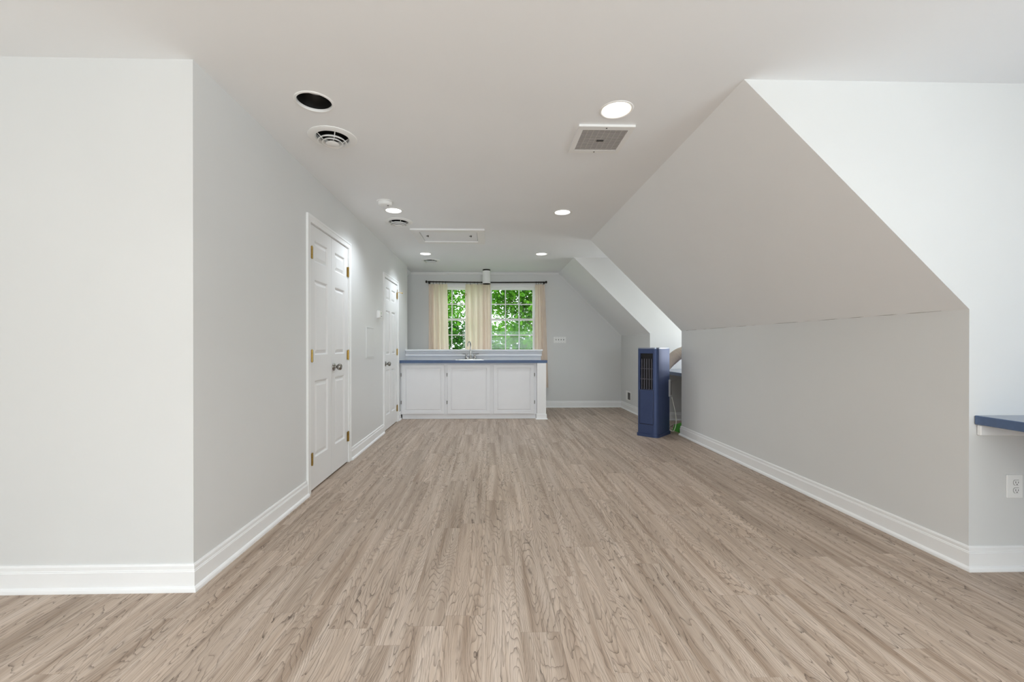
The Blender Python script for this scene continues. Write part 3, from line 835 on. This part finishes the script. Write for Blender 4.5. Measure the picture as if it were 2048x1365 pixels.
e = empty('access_panel', (XL, 4.877, 1.16), 0, 'flush painted access panel on the left wall between the doors', 'access panel')
obj('panel_frame', prism(rect(-.155, .155, -.172, .172), [rect(-.146, .146, -.163, .163)], YZ, 0, .007), M_wall, e)
obj('panel_cover', nbox(0, .006, -.1435, .1435, -.1605, .1605), M_wall, e)
obj('latch', lathe([(0, .006), (.006, .0055), (.007, .003)], 14, None, M=Matrix.Translation((0, .12, 0)) @ Matrix.Rotation(PI / 2, 4, 'Y')), M_wall, e)

# ------------------------------------------------------------------ dormer shelves
def shelf(nm, label, y0, y1, cheek_y, cl):
    e = empty(nm, (0, 0, 0), 0, label, 'shelf')
    obj('shelf_board', nbox(2.428, XE - .001, y0, y1, .730, .775, .003), M_blue, e)
    for yy, s in cl:
        a, b = sorted((yy, yy + s * .019))
        obj('cleat', nbox(2.440, XE - .002, a, b, .676, .7295, .003), M_trim, e)
    return e
shelf('window_shelf', 'blue laminate shelf in the dormer at the right edge', -.3, YR - .001, YR, [(YR - .001, -1)])
shelf('window_shelf', 'blue laminate shelf in the small dormer behind the air conditioner', YD1 + .001, YD2 - .001, YD2, [(YD2 - .001, -1), (YD1 + .001, 1)])

# ------------------------------------------------------------------ portable air conditioner
ac = empty('portable_air_conditioner', (2.083, 5.335, 0), -math.radians(44.6), 'blue tower portable air conditioner with dark front grille by the knee wall', 'air conditioner')
w2, d2_ = .128, .20
def arc(cx, cy, r, a0, a1, n=8): return [(cx + r * math.cos(math.radians(a0 + (a1 - a0) * i / n)), cy + r * math.sin(math.radians(a0 + (a1 - a0) * i / n))) for i in range(n + 1)]
rl, rr, rb = .028, .052, .03
def foot(g=0.0, notch=True):
    p = arc(w2 - rb, d2_ - rb, rb + g, 0, 90) + arc(-w2 + rb, d2_ - rb, rb + g, 90, 180) + arc(-w2 + rl, -d2_ + rl, rl + g, 180, 270)
    if notch: p += [(-w2 + rl, -d2_ + .03), (w2 - rr, -d2_ + .03)]
    p += arc(w2 - rr, -d2_ + rr, rr + g, 270, 360)
    return p
fxa, fxb = -w2 + rl, w2 - rr
gx0, gx1 = fxa + .010, fxb - .004
def cap_prism(poly, z0, z1, bev):
    bm = prism(poly, [], XY, z0, z1)
    return bm
obj('body', prism(foot(), [], XY, .035, 1.085), M_acblue, ac, smooth=True)
obj('front_panel', prism(rect(fxa, fxb, .035, 1.085), [rect(gx0, gx1, .583, 1.028)], XZ, -d2_, -d2_ + .029), M_acblue, ac)
bm = bmesh.new()
box(bm, gx0, gx1, -d2_ + .024, -d2_ + .0295, .583, 1.028)
obj('grille_interior', bm, M_acblack, ac)
ng = 5
for k in range(ng):
    x = gx0 + (gx1 - gx0) * (k + .6) / (ng + .2)
    obj('grille_bar', nbox(x - .0032, x + .0032, -d2_ + .004, -d2_ + .02, .583, .960), M_acdark, ac)
for z in (.71, .838):
    obj('grille_bar', nbox(gx0, gx1, -d2_ + .009, -d2_ + .017, z - .003, z + .003), M_acdark, ac)
obj('panel_groove', nbox(gx0 - .006, gx1 + .006, -d2_ - .0006, -d2_ + .001, .150, .580), M_acblack, ac)
obj('lower_panel', ring_panel(gx1 - gx0 + .004, .42, [(0, .0), (.003, -.0025), (.006, -.003)], .0015), M_acblue, ac, loc=((gx0 + gx1) / 2, -d2_ - .0005, .365))
obj('base', prism(foot(.012, False), [], XY, 0.0, .035), M_acblue, ac, smooth=True)
obj('top_rim', prism(foot(-.001, False), [[p for p in reversed(foot(-.012, False))]], XY, 1.085, 1.098), mat('silver_rim', lin(150, 156, 170), 0.3, 0.8), ac, smooth=True)
obj('top_panel', prism(foot(-.0125, False), [], XY, 1.085, 1.092), M_grey, ac)
obj('control_label', nbox(w2, w2 + .007, .145, .188, .475, .69, .002), mat('label_grey', lin(196, 194, 196), 0.5), ac)
obj('control_socket', nbox(w2 - .03, w2 + .012, d2_ - .004, d2_ + .03, .49, .67, .004), mat('socket_grey', lin(120, 116, 114), 0.5), ac)
# corrugated exhaust hose, from the back of the unit to the dormer window
Minv = Matrix.Rotation(math.radians(44.6), 4, 'Z') @ Matrix.Translation((-2.083, -5.335, 0))
hp = [Minv @ Vector(p) for p in spline([(2.205, 5.47, .80), (2.30, 5.57, .835), (2.44, 5.66, .93), (2.62, 5.72, 1.03), (2.95, 5.76, 1.10), (3.25, 5.78, 1.12), (3.44, 5.785, 1.12)], 46)]
hr = [.068 + .010 * math.sin(i * 2 * PI / 5) for i in range(len(hp))]
obj('exhaust_hose', tube(hp, hr, 20), M_hose, ac, smooth='all')
obj('power_cord', tube([Minv @ Vector(p) for p in spline([(2.345, 5.41, .46), (2.372, 5.43, .38), (2.405, 5.44, .25), (2.41, 5.43, .13), (2.375, 5.415, .03), (2.385, 5.52, .008), (2.42, 5.70, .008), (2.6, 5.95, .008)], 8)], .005, 8), M_cord, ac, smooth=True)

# green bag on the floor in the dormer
bm = bmesh.new(); rn = random.Random(4)
nx, ny = 8, 8; bw, bd, bh = .24, .24, .15
pts = {}
for i in range(nx + 1):
    for j in range(ny + 1):
        u, v = i / nx, j / ny
        ed = min(u, 1 - u, v, 1 - v)
        z = bh * (min(1, ed * 5) ** .5) * (.75 + .25 * math.sin(7 * u + 3 * v)) + rn.uniform(-.008, .008)
        pts[i, j] = bm.verts.new(((u - .5) * bw * (1 + .04 * rn.random()), (v - .5) * bd, max(0.0, z if ed > 0 else 0)))
for i in range(nx):
    for j in range(ny): bm.faces.new((pts[i, j], pts[i + 1, j], pts[i + 1, j + 1], pts[i, j + 1]))
gb = empty('green_bag', (2.56, 5.50, 0), .2, 'crumpled green bag on the floor behind the air conditioner', 'bag')
obj('bag_body', bm, M_green, gb)
obj('bag_handle', tube(spline([(-.06, -.02, .10), (-.03, -.03, .17), (.03, -.03, .175), (.06, -.02, .10)], 6), .007, 8), M_green, gb, smooth=True)

# ------------------------------------------------------------------ outside: lawn and trees
o = obj('lawn', nbox(-30, 30, YF + 1.0, 60, -3.4, -3.2), M_lawn)
tagp(o, 'green lawn below the windows', 'lawn', kind='structure')

def tree(label, x, y, zc, rx, ry, rz, n_cl, per, leaf, m, seed, trunk_r=.13):
    rn = random.Random(seed)
    e = empty('tree', (x, y, -3.2), 0, label, 'tree', 'trees outside the windows')
    zc += 3.2
    bm = bmesh.new()
    tube(spline([(0, 0, 0), (.1, 0, zc * .35), (-.08, .05, zc * .7), (.12, 0, zc), (.2, 0, zc + rz * .8)], 5), [trunk_r * (1 - .8 * i / 20) for i in range(21)], 9, bm)
    cls = []
    for k in range(n_cl):
        while True:
            p = Vector((rn.uniform(-1, 1), rn.uniform(-1, 1), rn.uniform(-1, 1)))
            if .25 < p.length < 1: break
        cls.append(Vector((p.x * rx, p.y * ry, zc + p.z * rz)))
    for c in cls[::5]:
        a = Vector((0.05, 0, max(zc * .4, c.z - .6 * math.hypot(c.x, c.y))))
        tube(spline([a, (a + c) / 2 + Vector((0, 0, .15)), c], 3), [.022 - .003 * i for i in range(7)], 5, bm, cap=False)
    obj('trunk', bm, M_bark, e, smooth='all')
    vs, fs = [], []
    for c in cls:
        for q in range(per):
            p = c + Vector((rn.gauss(0, .34), rn.gauss(0, .34), rn.gauss(0, .2)))
            d = Vector((rn.gauss(0, 1), rn.gauss(0, 1), rn.gauss(-.4, .5))).normalized()
            s = d.cross(Vector((rn.gauss(0, .4), rn.gauss(0, .4), 1))).normalized()
            L = leaf * rn.uniform(.7, 1.3); w = L * .36
            nrm = d.cross(s) * (L * .06)
            b = len(vs)
            vs += [p, p + d * L * .45 + s * w + nrm, p + d * L, p + d * L * .45 - s * w + nrm]
            fs += [(b, b + 1, b + 2), (b, b + 2, b + 3)]
    me = bpy.data.meshes.new('foliage'); me.from_pydata([tuple(v) for v in vs], [], fs)
    f = obj('foliage', me, m, e); tagp(f, kind='stuff')

tree('large leafy tree filling the right window', 1.9, 14.6, 3.6, 2.5, 1.4, 2.1, 320, 75, .13, M_leaf, 11)
tree('tree with a dark trunk seen in the left window', -1.45, 12.4, 3.5, 1.2, 1.0, 1.9, 120, 75, .13, M_leaf, 12, .10)
tree('low bright green tree along the bottom of the right window', 1.5, 19.5, 0.6, 2.5, 1.4, 1.7, 180, 80, .16, M_leaf, 13)
tree('slim trunked tree low in the left window', -2.1, 16.8, 0.8, 1.7, 1.2, 1.9, 150, 80, .15, M_leaf2, 14, .11)
tree('deep green tree far behind at the right', 4.6, 23.5, 3.0, 3.2, 2.0, 3.4, 150, 80, .2, M_leaf2, 15)
tree('deep green tree far behind at the left', -5.4, 23.0, 3.0, 3.0, 2.0, 3.2, 150, 80, .2, M_leaf2, 16)
